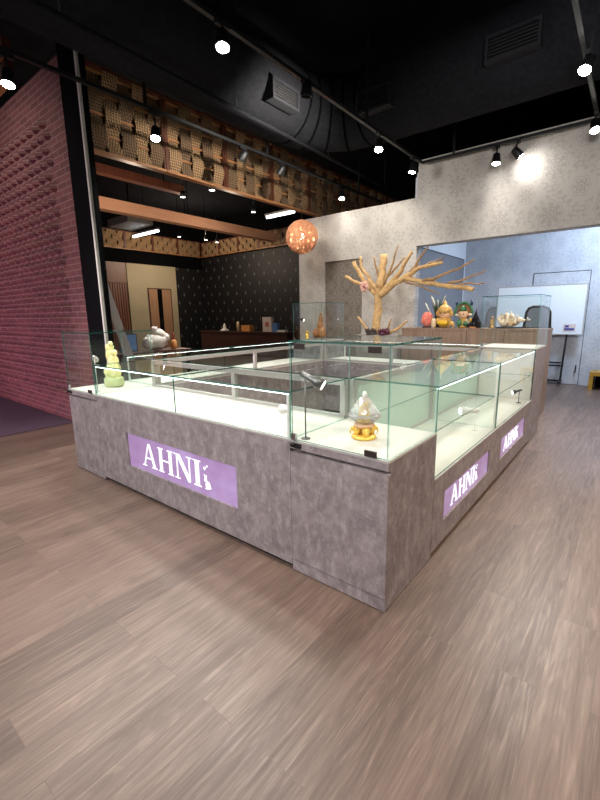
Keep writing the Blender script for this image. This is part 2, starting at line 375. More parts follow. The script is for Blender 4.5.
# far-left rooms
struct('wall_far', MB().box(-12.5, 6.5, 9.0, 9.2, 0, 3.44), 'dotted', 'black wallpaper wall with small silver motifs')
struct('wall_far_left', MB().box(-12.62, -12.5, 2.0, 9.2, 0, 3.05), 'dotted', 'black wallpaper wall with small silver motifs, side return')
struct('wall_far_upper', MB().box(-12.5, 6.5, 9.02, 9.2, 3.441, CEIL), 'blackm', 'black upper wall above the dotted wallpaper')
struct('wall_far_left_upper', MB().box(-12.62, -12.5, 2.0, 9.2, 3.051, CEIL), 'blackm', 'black upper wall above the brown door wall')
struct('trim_2', MB().box(-12.6, -12.44, 2.0, 8.99, 3.05, 3.44), 'blackm', 'black fascia under the far woven panels')
struct('wall_beige', MB().box(-12.5, -12.42, 5.90, 7.76, 0, 3.045).box(-12.418, -12.414, 5.90, 7.76, 1.5, 1.52), 'beige', 'beige panelled wall with a brown double door')
d3 = struct('door_3', MB().box(-12.418, -12.39, 6.62, 6.94, 0, 2.25).box(-12.418, -12.39, 7.12, 7.47, 0, 2.25), 'doorw', 'brown double door with a black middle strip')
MB().box(-12.418, -12.395, 6.94, 7.12, 0, 2.25).build('centre_strip', 'blackm', d3)
MB().box(-12.418, -12.40, 6.58, 6.615, 0, 2.285).box(-12.418, -12.40, 7.475, 7.51, 0, 2.285).box(-12.418, -12.40, 6.615, 7.475, 2.255, 2.285).build('door_frame', 'darkwood', d3)
MB().box(-12.394, -12.35, 7.0, 7.03, .95, 1.25).build('door_handle', 'black', d3)
wp = MB().box(-12.5, -12.43, 4.4, 5.88, 2.42, 3.045)
for i in range(18): wp.box(-12.5, -12.43, 4.4+i*.082, 4.4+i*.082+.06, 0, 2.41)
struct('wall_panelling', wp, 'walnut', 'reddish brown slatted wood panelling beside the beige wall')

# ------------------------------------------------------------------ woven panels
def woven_panel(label, origin, rz, length, zb, zt, nstrip, nslat, group, seed=0, detail=True):
    """local x runs along the panel, local -y faces the room"""
    t = thing('woven_panel', label, 'woven panel', origin, rz, group)
    H = zt-zb; fr = MB()
    fr.box(0, .05, -.03, .07, 0, H).box(length-.02, length, -.03, .07, 0, H).box(.05, length-.02, .055, .07, 0, H)
    fr.build('frame', 'frame_w', t)
    MB().box(0, length, -.05, .05, -.028, 0).build('bottom_rail', 'slat', t)
    MB().box(0, length, -.05, .07, H, H+.03).build('top_rail', 'frame_w', t)
    for k in range(nslat):
        zk = H*(k+.9)/nslat
        if detail: MB().box(.05, length-.02, -.004, .010, zk-.012, zk+.012).build('slat', 'slat', t)
    wd = (length-.08)/nstrip
    many = MB()
    for i in range(nstrip):
        mb = MB() if detail else many
        x0 = .055+i*wd; x1 = x0+wd*.985; ns = nslat*6; vs = []; fs = []
        for j in range(ns+1):
            zz = H*j/ns; ph = PI*(zz/H*nslat-.9)
            y = (.034 if i % 2 else -.034)*math.cos(ph)
            sq = 1-.07*(0 if y < 0 else 1)*abs(math.cos(ph)); xm = (x0+x1)/2; hw = (x1-x0)/2*sq
            vs += [(xm-hw, y-.010, zz), (xm, y-.017, zz), (xm+hw, y-.010, zz), (xm+hw, y+.010, zz), (xm-hw, y+.010, zz)]
        for j in range(ns):
            for q in range(5):
                a = j*5+q; b = j*5+(q+1) % 5; fs.append((a, b, b+5, a+5))
        fs += [(4,3,2,1,0), tuple(range(ns*5, ns*5+5))]
        mb.add(vs, fs, 0, False)
        if detail: mb.build('rope_strip', 'rope_l' if (i+seed) % 2 else 'rope_d', t)
    if not detail: many.build('rope_weave', 'rope_l', t)
    return t
ords = ['first', 'second', 'third', 'fourth', 'fifth', 'sixth', 'seventh', 'eighth']
for k in range(8):   # band above the opening, facing +X
    y1 = 1.03+k*1.02
    lab = ('brown rope-woven bulkhead panel touching the black pier' if k == 0 else
           f'brown rope-woven bulkhead panel, {ords[k]} along from the black pier')
    woven_panel(lab, (-4.35, y1, 3.20), PI/2, 1.01, 0, .85, 5, 4, 'rope-woven bulkhead panels', k)
for k in range(4):
    woven_panel(f'pale woven panel above the brown door wall, {ords[k]} from the corner', (-12.46, 4.93+(3-k)*1.0, 3.50), PI/2, .99, 0, .50, 5, 3, 'far woven panels over the door wall', k, detail=False)
for k in range(5):
    woven_panel(f'pale woven panel above the black dotted wall, {ords[k]} from the corner', (-12.39+k*1.0, 8.97, 3.50), 0, .99, 0, .46, 5, 3, 'far woven panels over the dotted wall', k, detail=False)
woven_panel('small piece of woven panel showing above the brick wall', (-6.9, .80, 4.22), 0, 1.25, 0, .42, 5, 3, None, 0, detail=True)

# long orange beam deep in the lounge, conduit, ceiling box
b = MB().box(-7.2, -7.0, 1.6, 7.2, 3.235, 3.44); o = b.build('wood_beam', 'beam'); tag(o, 'long orange lit wooden beam hung below the black ceiling', 'beam')
c = MB()
for xx in (-7.15, -7.05):
    for yy in (2.2, 4.4, 6.6): c.tube([(xx, yy, 3.44), (xx, yy, CEIL)], .008, 6)
c.build('hanger_rods', 'blackm', o)
o = MB().box(-10.3, -9.3, 4.3, 5.0, 3.62, 3.80).build('ceiling_unit', 'trunkd', bevel=.02); tag(o, 'grey boxy ceiling unit above the fluorescent batten', 'air conditioner')
MB().tube([(-9.8, 4.65, 3.8), (-9.8, 4.65, CEIL)], .015, 6).build('hanger_rod', 'blackm', o)
t = thing('conduit_pipe', 'thin grey conduit pipe under the black air duct', 'pipe', (-2.95, 0, 3.50))
MB().tube([(.12, -.4, 0), (.05, 1.5, 0), (-.09, 5.9, 0)], .022, 8).build('pipe', 'duct', t)
cl = MB()
for yy in (.2, 2.0, 3.8, 5.6): cl.tube([(.045-.03*yy+.05, yy, .02), (.045-.03*yy+.05, yy, CEIL-3.5)], .006, 6)
cl.build('hanger_rods', 'black', t)

o = MB().box(-6.6, -6.45, 1.6, 3.9, 3.66, 3.80).build('wood_beam', 'frame_w'); tag(o, 'short dark brown beam hung higher than the long orange beam', 'beam')
MB().tube([(-6.52, 2.2, 3.80), (-6.52, 2.2, CEIL)], .01, 6).tube([(-6.52, 3.5, 3.80), (-6.52, 3.5, CEIL)], .01, 6).build('hanger_rods', 'blackm', o)
# air duct with a segmented elbow and grilles
t = thing('air_duct', 'fat black insulated air duct bending across the ceiling', 'air duct', (-3.15, 3.0, 3.98))
pts = [(0, -6.0, 0), (0, -3.2, 0), (0, -1.0, 0), (0, .1, 0)]
for k in range(1, 5):
    a = PI/2*k/4; pts.append((.8-.8*math.cos(a), .1+.8*math.sin(a), 0))
pts += [(2.3, .9, 0), (4.6, .9, 0), (6.9, .9, 0)]
MB().tube(pts, .44, 24, smooth=True).build('duct_shell', 'duct', t)
bd = MB()
for k in (3, 4, 5, 6, 7):
    p = Vector(pts[k]); d = (Vector(pts[k+1])-Vector(pts[k-1])).normalized()
    bd.tube([p-d*.015, p+d*.015], .449, 24)
bd.build('duct_bands', 'blackm', t)
for x in (2.8, 5.4):
    MB().bar((x, .9, .4), (x, .9, CEIL-3.98), .03, .004).build('duct_hanger', 'black', t)
def grille(cx, cz, wdt, hgt, face):
    """grille frame proud of the duct; face 'y' looks to -Y, face 'x' looks to +X"""
    mb = MB(); q = .028
    def bx(a0, a1, z0, z1, d0, d1, m):
        (m.box(a0, a1, d0, d1, z0, z1) if face == 'y' else m.box(d0, d1, a0, a1, z0, z1))
    if face == 'y': d0, d1 = .40, .52
    else: d0, d1 = .37, .49
    bx(cx-wdt/2, cx+wdt/2, cz-hgt/2, cz-hgt/2+q, d0, d1, mb); bx(cx-wdt/2, cx+wdt/2, cz+hgt/2-q, cz+hgt/2, d0, d1, mb)
    bx(cx-wdt/2, cx-wdt/2+q, cz-hgt/2+q, cz+hgt/2-q, d0, d1, mb); bx(cx+wdt/2-q, cx+wdt/2, cz-hgt/2+q, cz+hgt/2-q, d0, d1, mb)
    f = mb.build('grille_frame', 'grille', t)
    s2 = MB()
    for i in range(6):
        zz = cz-hgt/2+q+(hgt-2*q)*(i+.15)/6
        bx(cx-wdt/2+q, cx+wdt/2-q, zz, zz+.012, d0+.02, d1-.02, s2)
    s2.build('louvres', 'grille_d', f)
grille(1.10, -.15, .46, .24, 'y'); grille(2.62, -.10, .50, .24, 'y')
grille(-.45, -.22, .46, .22, 'x')

# ------------------------------------------------------------------ tracks and spotlights
ZT = 3.45
def track(label, a, b, rods):
    t = thing('lighting_track', label, 'lighting track', a)
    A = Vector(a); Bv = Vector(b)-A
    MB().bar((0,0,0), Bv, .036, .034).build('track_rail', 'black', t)
    d = Bv.normalized(); sdn = Vector((d.y, -d.x, 0))*.02
    MB().bar(sdn+Vector((0,0,-.010)), Bv+sdn+Vector((0,0,-.010)), .004, .010).build('rail_lip', 'grille', t)
    for k in rods:
        p = Bv*k; MB().bar(p+Vector((0,0,.017)), (p.x, p.y, CEIL-A.z), .028, .028).build('hanger_post', 'black', t)
track('black ceiling light track running over the middle of the counters', (-1.88, -3.2, ZT), (-1.98, 4.72, ZT), (.08, .45, .8))
track('black ceiling light track crossing in front of the woven panels', (-3.55, -3.0, ZT), (-3.45, 6.4, ZT), (.1, .455, .648, .9))
track('black light track above the cabinet side, meeting the wall track', (.17, -3.2, ZT), (.11, 4.72, ZT), (.15, .5, .85))
track('short black light track along the grey damask header', (-1.98, 4.755, ZT), (2.6, 4.755, ZT), (.1, .62))
def spotlight(label, pos, aim, power, color=(1, .95, .88), size=70, dark=False, blend=.6):
    p = Vector(pos); d = (Vector(aim)-p).normalized()
    t = thing('track_spotlight', label, 'spotlight', (p.x, p.y, ZT-.018))
    MB().box(-.018, .018, -.06, .06, -.035, 0).build('adapter', 'black', t)
    q = Vector((0, 0, p.z-(ZT-.018)))
    MB().tube([(0, 0, -.034), q-d*.05], .009, 8).build('bracket', 'black', t)
    MB().tube([q-d*.075, q-d*.06, q+d*.05, q+d*.055], [.024, .044, .054, .054], 16).build('lamp_head', 'black', t)
    MB().tube([q+d*.0555, q+d*.0575], .048, 16).build('lens', 'blackm' if dark else 'lens', t)
    if power:
        L = bpy.data.lights.new('spot_beam', 'SPOT'); L.energy = power; L.color = color; L.spot_size = math.radians(size); L.spot_blend = blend; L.shadow_soft_size = .14
        lo = bpy.data.objects.new('spot_beam', L); COL.objects.link(lo); lo.parent = t; lo.location = q+d*.062
        lo.rotation_euler = d.to_track_quat('-Z', 'Y').to_euler()
    return t
SP = 1.0
spotlight('lit spotlight on the middle track, nearest the top of the room', (-1.90, .92, 3.31), (-1.3, .2, 0), 260*SP, size=95)
spotlight('lit spotlight on the middle track, above the rear counter', (-1.93, 3.38, 3.29), (-1.6, 2.4, .6), 200*SP, size=90)
spotlight('lit spotlight at the far end of the middle track', (-1.955, 4.40, 3.29), (-2.2, 4.2, 1.4), 60, size=80)
spotlight('unlit small spotlight on the middle track between two lit ones', (-1.915, 1.95, 3.36), (-2.6, 2.2, 0), 0, dark=True)
spotlight('lit spotlight on the side track in front of the nearest woven panel', (-3.49, 1.36, 3.22), (-2.8, .6, .4), 200*SP, size=95)
spotlight('lit spotlight shining at the top of the brick wall', (-3.52, .03, 3.25), (-3.0, -.6, 0), 200*SP, size=100)
spotlight('unlit black spotlight on the side track past the nearest woven panel', (-3.47, 2.62, 3.32), (-4.9, 2.1, 1.5), 0, dark=True)
spotlight('unlit black spotlight on the side track in front of the third woven panel', (-3.465, 3.35, 3.32), (-4.9, 3.1, 1.5), 0, dark=True)
spotlight('lit spotlight seen above the papered flush door', (-3.455, 4.9, 3.30), (-3.0, 4.3, .5), 60, size=80)
spotlight('lit spotlight facing the room on the track by the damask header', (-.95, 4.72, 3.26), (-.8, 4.3, .8), 70, size=80)
spotlight('black spotlight turned away to shine on the damask header', (-.70, 4.70, 3.27), (-.45, 4.9, 2.98), 11, size=120, blend=1)
spotlight('bright tilted spotlight on the track over the cabinet side', (.15, 3.14, 3.34), (-.55, 1.6, .6), 170, size=80, blend=.9)
spotlight('lit spotlight at the track corner by the damask header', (.115, 4.5, 3.30), (.6, 2.9, 0), 260, size=84)
def lamp(kind, name, loc, energy, color, aim=None, size=.1, spot=90, blend=.6, size_y=None):
    L = bpy.data.lights.new(name, kind); L.energy = energy; L.color = color
    if kind == 'SPOT': L.spot_size = math.radians(spot); L.spot_blend = blend; L.shadow_soft_size = size
    elif kind == 'AREA':
        L.size = size
        if size_y: L.shape = 'RECTANGLE'; L.size_y = size_y
    else: L.shadow_soft_size = size
    o = bpy.data.objects.new(name, L); COL.objects.link(o); o.location = loc
    if aim: o.rotation_euler = (Vector(aim)-Vector(loc)).to_track_quat('-Z', 'Y').to_euler()
    return o
for loc, aim, e, sz in (((-1.86, -1.3, 3.35), (-1.5, -.2, .2), 100, 110), ((-1.86, -3.6, 3.35), (-1.4, 0, .5), 330, 75), ((-3.54, -3.0, 3.35), (-2.6, 0, .4), 300, 80),
                        ((.17, -3.4, 3.35), (-.2, 0, .5), 260, 75), ((2.3, -.6, 3.35), (.1, 1.2, .3), 430, 85), ((2.3, 2.6, 3.35), (.2, 2.9, .3), 380, 90),
                        ((.18, -.9, 3.35), (.4, -.3, 0), 95, 110)):
    lamp('SPOT', 'fill_spot', loc, e, (1, .82, .66) if loc[0] > 2 else (.98, .95, .96), aim, .15, sz, .8)  # added spots without fixtures, out of view, brightening counter faces and floor
lamp('SPOT', 'wall_fill', (-2.9, 1.6, 3.2), 190, (1, .97, .93), (-3.1, 4.95, 2.0), .3, 85, .9)  # added fill without a fixture, brightens the damask wall
lamp('SPOT', 'wall_fill', (.6, .8, 2.9), 200, (1, .97, .94), (-.2, 4.9, 2.9), .3, 80, .9)  # second added fill, brightens the damask header
lamp('SPOT', 'brick_fill', (-5.2, -1.2, 4.4), 170, (1, .90, .84), (-5.6, .7, 1.2), .06, 110, .9)  # added unseen spot that lightens the brick from above
lamp('SPOT', 'pink_wash_lamp', (-6.4, -2.0, .4), 240, (1, .52, .80), (-6.0, .7, .7), .1, 110)
lamp('AREA', 'back_room_ceiling_lamp', (.5, 6.2, 3.33), 120, (.62, .78, 1.0), (.5, 6.2, 0), .6)
lamp('SPOT', 'lounge_door_spot', (-10.4, 6.3, 3.3), 55, (1, .86, .66), (-12.4, 6.8, 1.5), .05, 95)
lamp('POINT', 'lounge_light', (-10.3, 6.8, 3.45), 150, (1, .8, .6), None, .1)  # added fill point without a fixture, brightens the far woven panels
lamp('SPOT', 'woven_fill', (-1.93, 2.4, 3.33), 260, (1, .92, .8), (-4.35, 3.0, 3.6), .06, 95, .9)  # added spot without a fixture, brightens the rope strips from the front
lamp('POINT', 'beam_wash_lamp', (-5.9, 2.5, 2.9), 32, (1, .80, .62), None, .05); lamp('POINT', 'beam_wash_lamp', (-5.9, 4.6, 2.9), 32, (1, .80, .62), None, .05)
lamp('SPOT', 'lounge_light', (-4.60, 3.03, 3.19), 300, (1, .95, .88), (-4.6, 2.0, .8), .06, 100, .8)
lamp('SPOT', 'tree_spot', (-2.6, 3.9, 3.3), 50, (1, .93, .82), (-2.9, 4.9, 1.9), .05, 110)

# fluorescent battens and little downlights deep in the lounge
def batten(label, loc, length, rz):
    t = thing('fluorescent_batten', label, 'ceiling light', loc, rz)
    MB().box(-length/2, length/2, -.04, .04, .03, .07).build('batten_body', 'trunkd', t)
    MB().tube([(-length/2+.03, 0, 0), (length/2-.03, 0, 0)], .028, 10).build('tube', 'tube', t)
    MB().tube([(0, 0, .07), (0, 0, CEIL-loc[2])], .008, 6).build('hanger_rod', 'black', t)
batten('lit fluorescent batten above the beige wall', (-9.7, 5.0, 3.47), 1.25, 0)
batten('lit fluorescent batten behind the copper ball lamp', (-5.65, 5.8, 3.47), .85, 0)
for loc, lab in [((-6.32, 3.76, 3.55), 'small round lounge downlight above the orange beam'), ((-9.82, 6.14, 3.55), 'small round lounge downlight just past the ceiling unit batten'),
                 ((-9.65, 6.97, 3.55), 'small round lounge downlight, first of a close pair by the woven corner'), ((-9.72, 7.45, 3.55), 'small round lounge downlight, second of a close pair by the woven corner'),
                 ((-4.60, 3.03, 3.21), 'bright round lounge downlight just under the third woven panel'),
                 ((-6.17, 5.5, 3.55), 'small round lounge downlight beside the batten near the ball lamp')]:
    t = thing('pendant_downlight', lab, 'ceiling light', loc)
    MB().tube([(0,0,.0), (0,0,.10)], .05, 12).build('lamp_can', 'black', t)
    MB().tube([(0,0,-.003), (0,0,-.001)], .042, 12).build('lens', 'lens_s', t)
    MB().tube([(0,0,.10), (0,0,CEIL-loc[2])], .006, 6).build('hanger_rod', 'black', t)

# ------------------------------------------------------------------ glass counters
def letters(t, x0, z0, h, fn):
    """AHNI in serif capitals with an inline cut, plus rabbit and heart; fn(u, v, d) maps to the panel"""
    A = [[(.06,.03),(.13,.03),(.47,.97),(.42,1.0)], [(.43,1),(.49,1),(.80,.03),(.73,.03)], [(.53,1),(.57,.98),(.90,.03),(.83,.03)], [(.22,.34),(.68,.34),(.66,.40),(.24,.40)],
         [(-.04,0),(.25,0),(.25,.045),(-.04,.045)], [(.64,0),(1.0,0),(1.0,.045),(.64,.045)]]
    Hh = [[(.10,.045),(.16,.045),(.16,.955),(.10,.955)], [(.19,.045),(.28,.045),(.28,.955),(.19,.955)], [(.72,.045),(.81,.045),(.81,.955),(.72,.955)], [(.84,.045),(.90,.045),(.90,.955),(.84,.955)],
          [(.28,.47),(.72,.47),(.72,.53),(.28,.53)]]+[[(a,bb),(a+.34,bb),(a+.34,bb+.045),(a,bb+.045)] for a in (.02,.64) for bb in (0,.955)]
    Nn = [[(.12,.045),(.18,.045),(.18,.90),(.12,.955)], [(.10,1),(.17,1),(.84,.0),(.77,.0)], [(.22,1),(.32,1),(.90,.13),(.90,.0)], [(.84,.16),(.90,.06),(.90,.955),(.84,.955)],
          [(0,0),(.30,0),(.30,.045),(0,.045)], [(-.02,.955),(.30,.955),(.30,1.0),(-.02,1.0)], [(.72,.955),(1.02,.955),(1.02,1),(.72,1)]]
    Ii = [[(.10,.045),(.16,.045),(.16,.955),(.10,.955)], [(.20,.045),(.31,.045),(.31,.955),(.20,.955)], [(0,0),(.41,0),(.41,.045),(0,.045)], [(0,.955),(.41,.955),(.41,1),(0,1)]]
    x = x0
    for glyph, wd, adv in ((A, 1.02, 1.12), (Hh, 1.05, 1.14), (Nn, 1.05, 1.16), (Ii, 1.05, .56)):
        mb = MB()
        for poly in glyph: mb.prism([(x+u*h*wd, z0+v*h) for u, v in poly], fn, 0, .004)
        mb.build('letter', 'letter', t); x += adv*h
    def blob(mb, cx, cy, rx, ry, tilt=0, n=16):
        P = []; cx, cy, rx, ry = cx*.85, cy*.85, rx*.85, ry*.85
        for k in range(n):
            a = 2*PI*k/n; u, v = rx*math.cos(a), ry*math.sin(a)
            P.append((x+(cx+u*math.cos(tilt)-v*math.sin(tilt))*h, z0+(cy+u*math.sin(tilt)+v*math.cos(tilt))*h))
        mb.prism(P, fn, 0, .004)
    rb = MB(); blob(rb, .28, .19, .155, .18); blob(rb, .14, .40, .09, .085); blob(rb, .10, .55, .028, .11, .25); blob(rb, .19, .54, .026, .10, -.1); blob(rb, .43, .10, .05, .05); blob(rb, .20, .03, .12, .035)
    rb.build('rabbit_emblem', 'letter', t)
    hb = MB(); hb.prism([(x+u*h, z0+v*h) for u, v in [(.10,.70),(.16,.79),(.15,.83),(.12,.84),(.10,.81),(.07,.84),(.04,.82),(.04,.78)]], fn, 0, .004)
    hb.prism([(x+u*h, z0+v*h) for u, v in [(.24,.83),(.28,.89),(.27,.92),(.25,.92),(.24,.90),(.22,.92),(.20,.91),(.20,.88)]], fn, 0, .004)
    hb.build('heart_emblem', 'letter', t)

GT = .008
def low_counter(label, loc, rz, L, D, zb, zg, joints, sign=None, shelf=None, end_white=(False, False), posts=True, ledstr=True):
    t = thing('glass_counter', label, 'glass counter', loc, rz, 'glass display counters of the island')
    e = .001
    body = MB()
    if sign:   # front board with a cut-out for the light box
        sx0, sx1, sz0, sz1 = sign
        body.box(e, sx0, 0, .03, .035, zb-.012).box(sx1, L-e, 0, .03, .035, zb-.012).box(sx0, sx1, 0, .03, .035, sz0).box(sx0, sx1, 0, .03, sz1, zb-.012)
        body.box(e, L-e, .0305, D-e, .035, zb-.012)
    else: body.box(e, L-e, 0, D-e, .035, zb-.012)
    body.build('body', 'concrete', t)
    MB().box(.01, L-.01, .03, D-.03, 0, .035).build('plinth', 'gap', t)
    MB().box(e, L-e, .003, D-.003, zb-.0115, zb).build('deck_board', 'deck', t)
    MB().box(e, L-e, -.001, .0025, zb-.012, zb-.002).build('edge_trim', 'alu', t)
    xs = [e]+joints+[L-e]
    for a, b in zip(xs[:-1], xs[1:]):
        MB().pane(a+.001, b-.001, .004, .004+GT, zb+.001, zg-.009).build('front_glass', ['glass', 'edge'], t)
        MB().pane(a+.001, b-.001, .001, D-.001, zg-.008, zg).build('top_glass', ['glass', 'edge'], t)
        MB().pane(a+.022, b-.022, D-.022, D-.016, zb+.02, zg-.047).build('back_glass', ['frost', 'edgep'] if shelf else ['glass', 'edgep'], t)
        if shelf: MB().pane(a+.012, b-.012, .03, D-.04, shelf, shelf+.006).build('glass_shelf', ['glass', 'edge'], t)
    for xx, wh in ((e, end_white[0]), (L-e-GT, end_white[1])):
        if wh: MB().box(xx-.0005, xx+GT, .014, D-.03, zb+.001, zg-.009).build('end_panel', 'white', t)
        else: MB().pane(xx, xx+GT, .014, D-.03, zb+.001, zg-.009).build('end_glass', ['glass', 'edgep'], t)
    # frame on the staff side
    MB().box(e, L-e, D-.03, D-.002, zg-.045, zg-.009).build('top_rail', 'alu', t)
    MB().box(e, L-e, D-.03, D-.002, zb, zb+.018).build('bottom_rail', 'alu', t)
    if posts:
        for xx in [.02]+joints+[L-.02]:
            MB().box(xx-.018, xx+.018, D-.032, D-.003, zb+.018, zg-.045).build('post', 'alu', t)
    if ledstr:
        MB().box(.02, L-.02, .0125, .022, zg-.015, zg-.009).build('led_profile', 'alu', t)
        MB().box(.02, L-.02, .013, .0215, zg-.0185, zg-.0152).build('led_strip', 'led', t)
        for xx in ([.016, L-.028] if zb < .6 else [L-.028]):
            MB().box(xx, xx+.012, .0125, .024, zb+.002, zg-.019).build('corner_profile', 'white', t)
    if sign:
        sx0, sx1, sz0, sz1 = sign
        s = MB().box(sx0, sx1, .012, .030, sz0, sz1).build('light_box_sign', 'sign', t)
        W_, H_ = sx1-sx0, sz1-sz0
        letters(s, sx0+.16*W_, sz0+.17*H_, H_*.67, lambda u, v, d: (u, .0118-d, v))
    return t
BODY_F, BODY_R, GTOP = .718, .463, .956
low_counter('long low glass counter with a wide purple sign facing the plank floor', (-2.55, 0, 0), 0, 2.015, .533, BODY_F, GTOP, [1.055], sign=(.415, 1.61, .222, .480))
low_counter('deep glass counter with a purple sign, touching the tall near corner case', (0, .535, 0), PI/2, 1.217, .533, BODY_R, GTOP, [], sign=(.165, 1.085, .16, .337), shelf=.70, end_white=(False, False))
low_counter('deep glass counter with a purple sign, touching the tall case nearest the whiteboard', (0, 1.752, 0), PI/2, 1.305, .533, BODY_R, GTOP, [], sign=(.19, 1.10, .16, .337), shelf=.70, end_white=(False, True))
low_counter('low glass counter on the brick wall side of the island', (-3.06, 3.058, 0), -PI/2, 2.52, .533, BODY_F, GTOP, [1.28])
low_counter('low glass counter at the back of the island below the driftwood tree', (-.54, 3.60, 0), PI, 2.005, .535, BODY_F, GTOP, [1.0])

def tall_case(label, x0, x1, y0, y1, zb, zt, front='door', led=False, wood='concrete', hinges=()):
    t = thing('tall_display_case', label, 'display case', (x0, y0, 0), 0, 'tall glass corner cases of the island')
    W_, D_ = x1-x0, y1-y0; e = .001
    body = MB().box(e, W_-e, .022, D_-e, .066, zb-.012)
    body.box(e, W_-e, .0, .022, zb-.045, zb-.012)
    body.box(e, .012, .0, .022, .07, zb-.062).box(W_-.012, W_-e, .0, .022, .07, zb-.062)
    body.build('body', wood, t)
    MB().box(.0125, W_-.0125, .0, .0215, .07, zb-.062).build('cabinet_door', wood, t)
    MB().box(e, W_-e, .003, D_-e, .006, .065).build('plinth', wood, t)
    MB().box(.01, W_-.01, .01, D_-.01, 0, .006).build('foot_recess', 'gap', t)
    MB().box(e, W_-e, .003, D_-e, zb-.0115, zb).build('deck_board', 'deck', t)
    MB().box(e, W_-e, -.001, .0025, zb-.012, zb-.002).build('edge_trim', 'alu', t)
    MB().pane(e, W_-e, e, D_-e, zt-.008, zt).build('top_glass', ['glass', 'edge'], t)
    MB().pane(.012, W_-.012, .003, .003+GT, zb+.002, zt-.010).build('front_glass_door', ['glass', 'edge'], t)
    MB().pane(.012, W_-.012, D_-.003-GT, D_-.003, zb+.001, zt-.009).build('back_glass', ['glass', 'edgep'], t)
    MB().pane(.002, .002+GT, .003, D_-.003, zb+.001, zt-.009).build('side_glass', ['glass', 'edgep'], t)
    MB().pane(W_-.002-GT, W_-.002, .003, D_-.003, zb+.001, zt-.009).build('side_glass', ['glass', 'edgep'], t)
    for hx, hz in hinges:
        MB().box(hx-.028, hx+.028, -.008, .002, hz-.013, hz+.013).build('glass_hinge', 'bronze', t)
    lk = MB().box(.018, .045, -.012, .002, zb+.004, zb+.034).build('lock', 'chrome', t)
    MB().tube([(.03, -.012, zb-.018), (.03, -.022, zb-.018)], .012, 10).build('lock_barrel', 'black', lk)
    MB().box(.03, .07, -.010, .002, zb-.034, zb-.012).build('lock_bolt', 'black', lk)
    return t
tall_case('tall near corner glass case holding the crystal and gold ornament', -.535, 0, 0, .533, BODY_F, 1.20, hinges=((.07, 1.175), (.46, 1.175), (.45, .735)))
tall_case('tall glass case beside the brick wall holding a pale jade carving', -3.06, -2.552, 0, .533, BODY_F, 1.205, hinges=((.42, .735),))
tall_case('tall glass corner case nearest the blue room and whiteboard', -.535, 0, 3.06, 3.60, .965, 1.475)
tall_case('tall glass case in front of the papered door holding a brown carving', -3.06, -2.552, 3.06, 3.60, .965, 1.475)

# little stem lamps standing in the cases
def stem_lamp(label, loc, h, aim, m='alud', k=1.0):
    t = thing('stem_lamp', label, 'display lamp', loc)
    MB().lathe([(.022, 0), (.022, .005), (.006, .007)], 14).build('base', m, t)
    MB().tube([(0, 0, .006), (0, 0, h)], .0035, 8).build('stem', m, t)
    d = Vector(aim).normalized(); q = Vector((0, 0, h))
    hd = MB().tube([q-d*.02, q+d*.035*k, q+d*.05*k, q+d*.085*k], [.013*k, .014*k, .024*k, .026*k], 14).build('lamp_head', m, t)
    MB().tube([q+d*.0855*k, q+d*.087*k], .021*k, 14).build('lens', 'lens_s', hd)
stem_lamp('grey stem lamp inside the tall near corner case', (-.475, .05, BODY_F), .315, (.8, .35, -.45), k=1.15)
stem_lamp('white stem lamp at the near end of the long low counter', (-.62, .09, BODY_F), .125, (-.4, .2, -.1), 'white', k=1.0)
stem_lamp('white stem lamp in the deep counter touching the corner case', (-.12, 1.62, BODY_R), .15, (-.7, -.5, -.05), 'white', k=1.3)
stem_lamp('small black stem lamp in the deep counter farther from the corner case', (-.07, 2.82, BODY_R), .12, (-.6, -.5, -.2), 'black', k=.8)
stem_lamp('thin stem lamp beside the pale jade carving in the brick-side case', (-2.66, .07, BODY_F), .285, (-.75, .5, -.35), 'alu', k=.9)
stem_lamp('black stem lamp in the case holding the brown carving', (-3.00, 3.12, .965), .30, (.8, .4, -.3), 'black', k=.9)

# ------------------------------------------------------------------ ornaments
def ornament(name, label, cat, loc, rz=0, group=None): return thing(name, label, cat, loc, rz, group)
# crystal and gold reliquary
t = ornament('crystal_reliquary', 'crystal vessel on gold elephants in the near corner case', 'ornament', (-.255, .235, BODY_F))
MB().lathe([(.056, 0), (.062, .006), (.060, .014), (.046, .020)], 24).build('gold_base', 'gold', t)
for k in range(4):
    a = PI/4+k*PI/2; x, y = .036*math.cos(a), .036*math.sin(a)
    el = MB().ball((x, y, .042), .021, sz=.95).ball((x*1.5, y*1.5, .050), .013).tube([(x*1.75, y*1.75, .050), (x*1.95, y*1.95, .036), (x*1.85, y*1.85, .024)], [.006, .004, .003], 8)
    for sx, sy in ((.008, .008), (-.008, .008), (.008, -.008), (-.008, -.008)): el.tube([(x+sx, y+sy, .036), (x+sx, y+sy, .018)], .0055, 8)
    el.build('elephant', 'gold', t)
MB().lathe([(.032, .052), (.046, .060), (.052, .070), (.040, .0795)], 20).build('lotus_cup', 'skin', t)
MB().lathe([(.034, .080), (.062, .092), (.080, .108), (.082, .120), (.072, .126), (.074, .134), (.060, .150), (.044, .172), (.026, .196), (.014, .206)], 14, smooth=False).build('crystal_vessel', 'crystal', t)
MB().ball((0, 0, .112), .024, sz=.8).ball((0, 0, .146), .020, sz=1.4).build('inner_buddha', 'yellow', t)
MB().ball((0, 0, .216), .012, sz=1.5).build('finial', 'white', t)
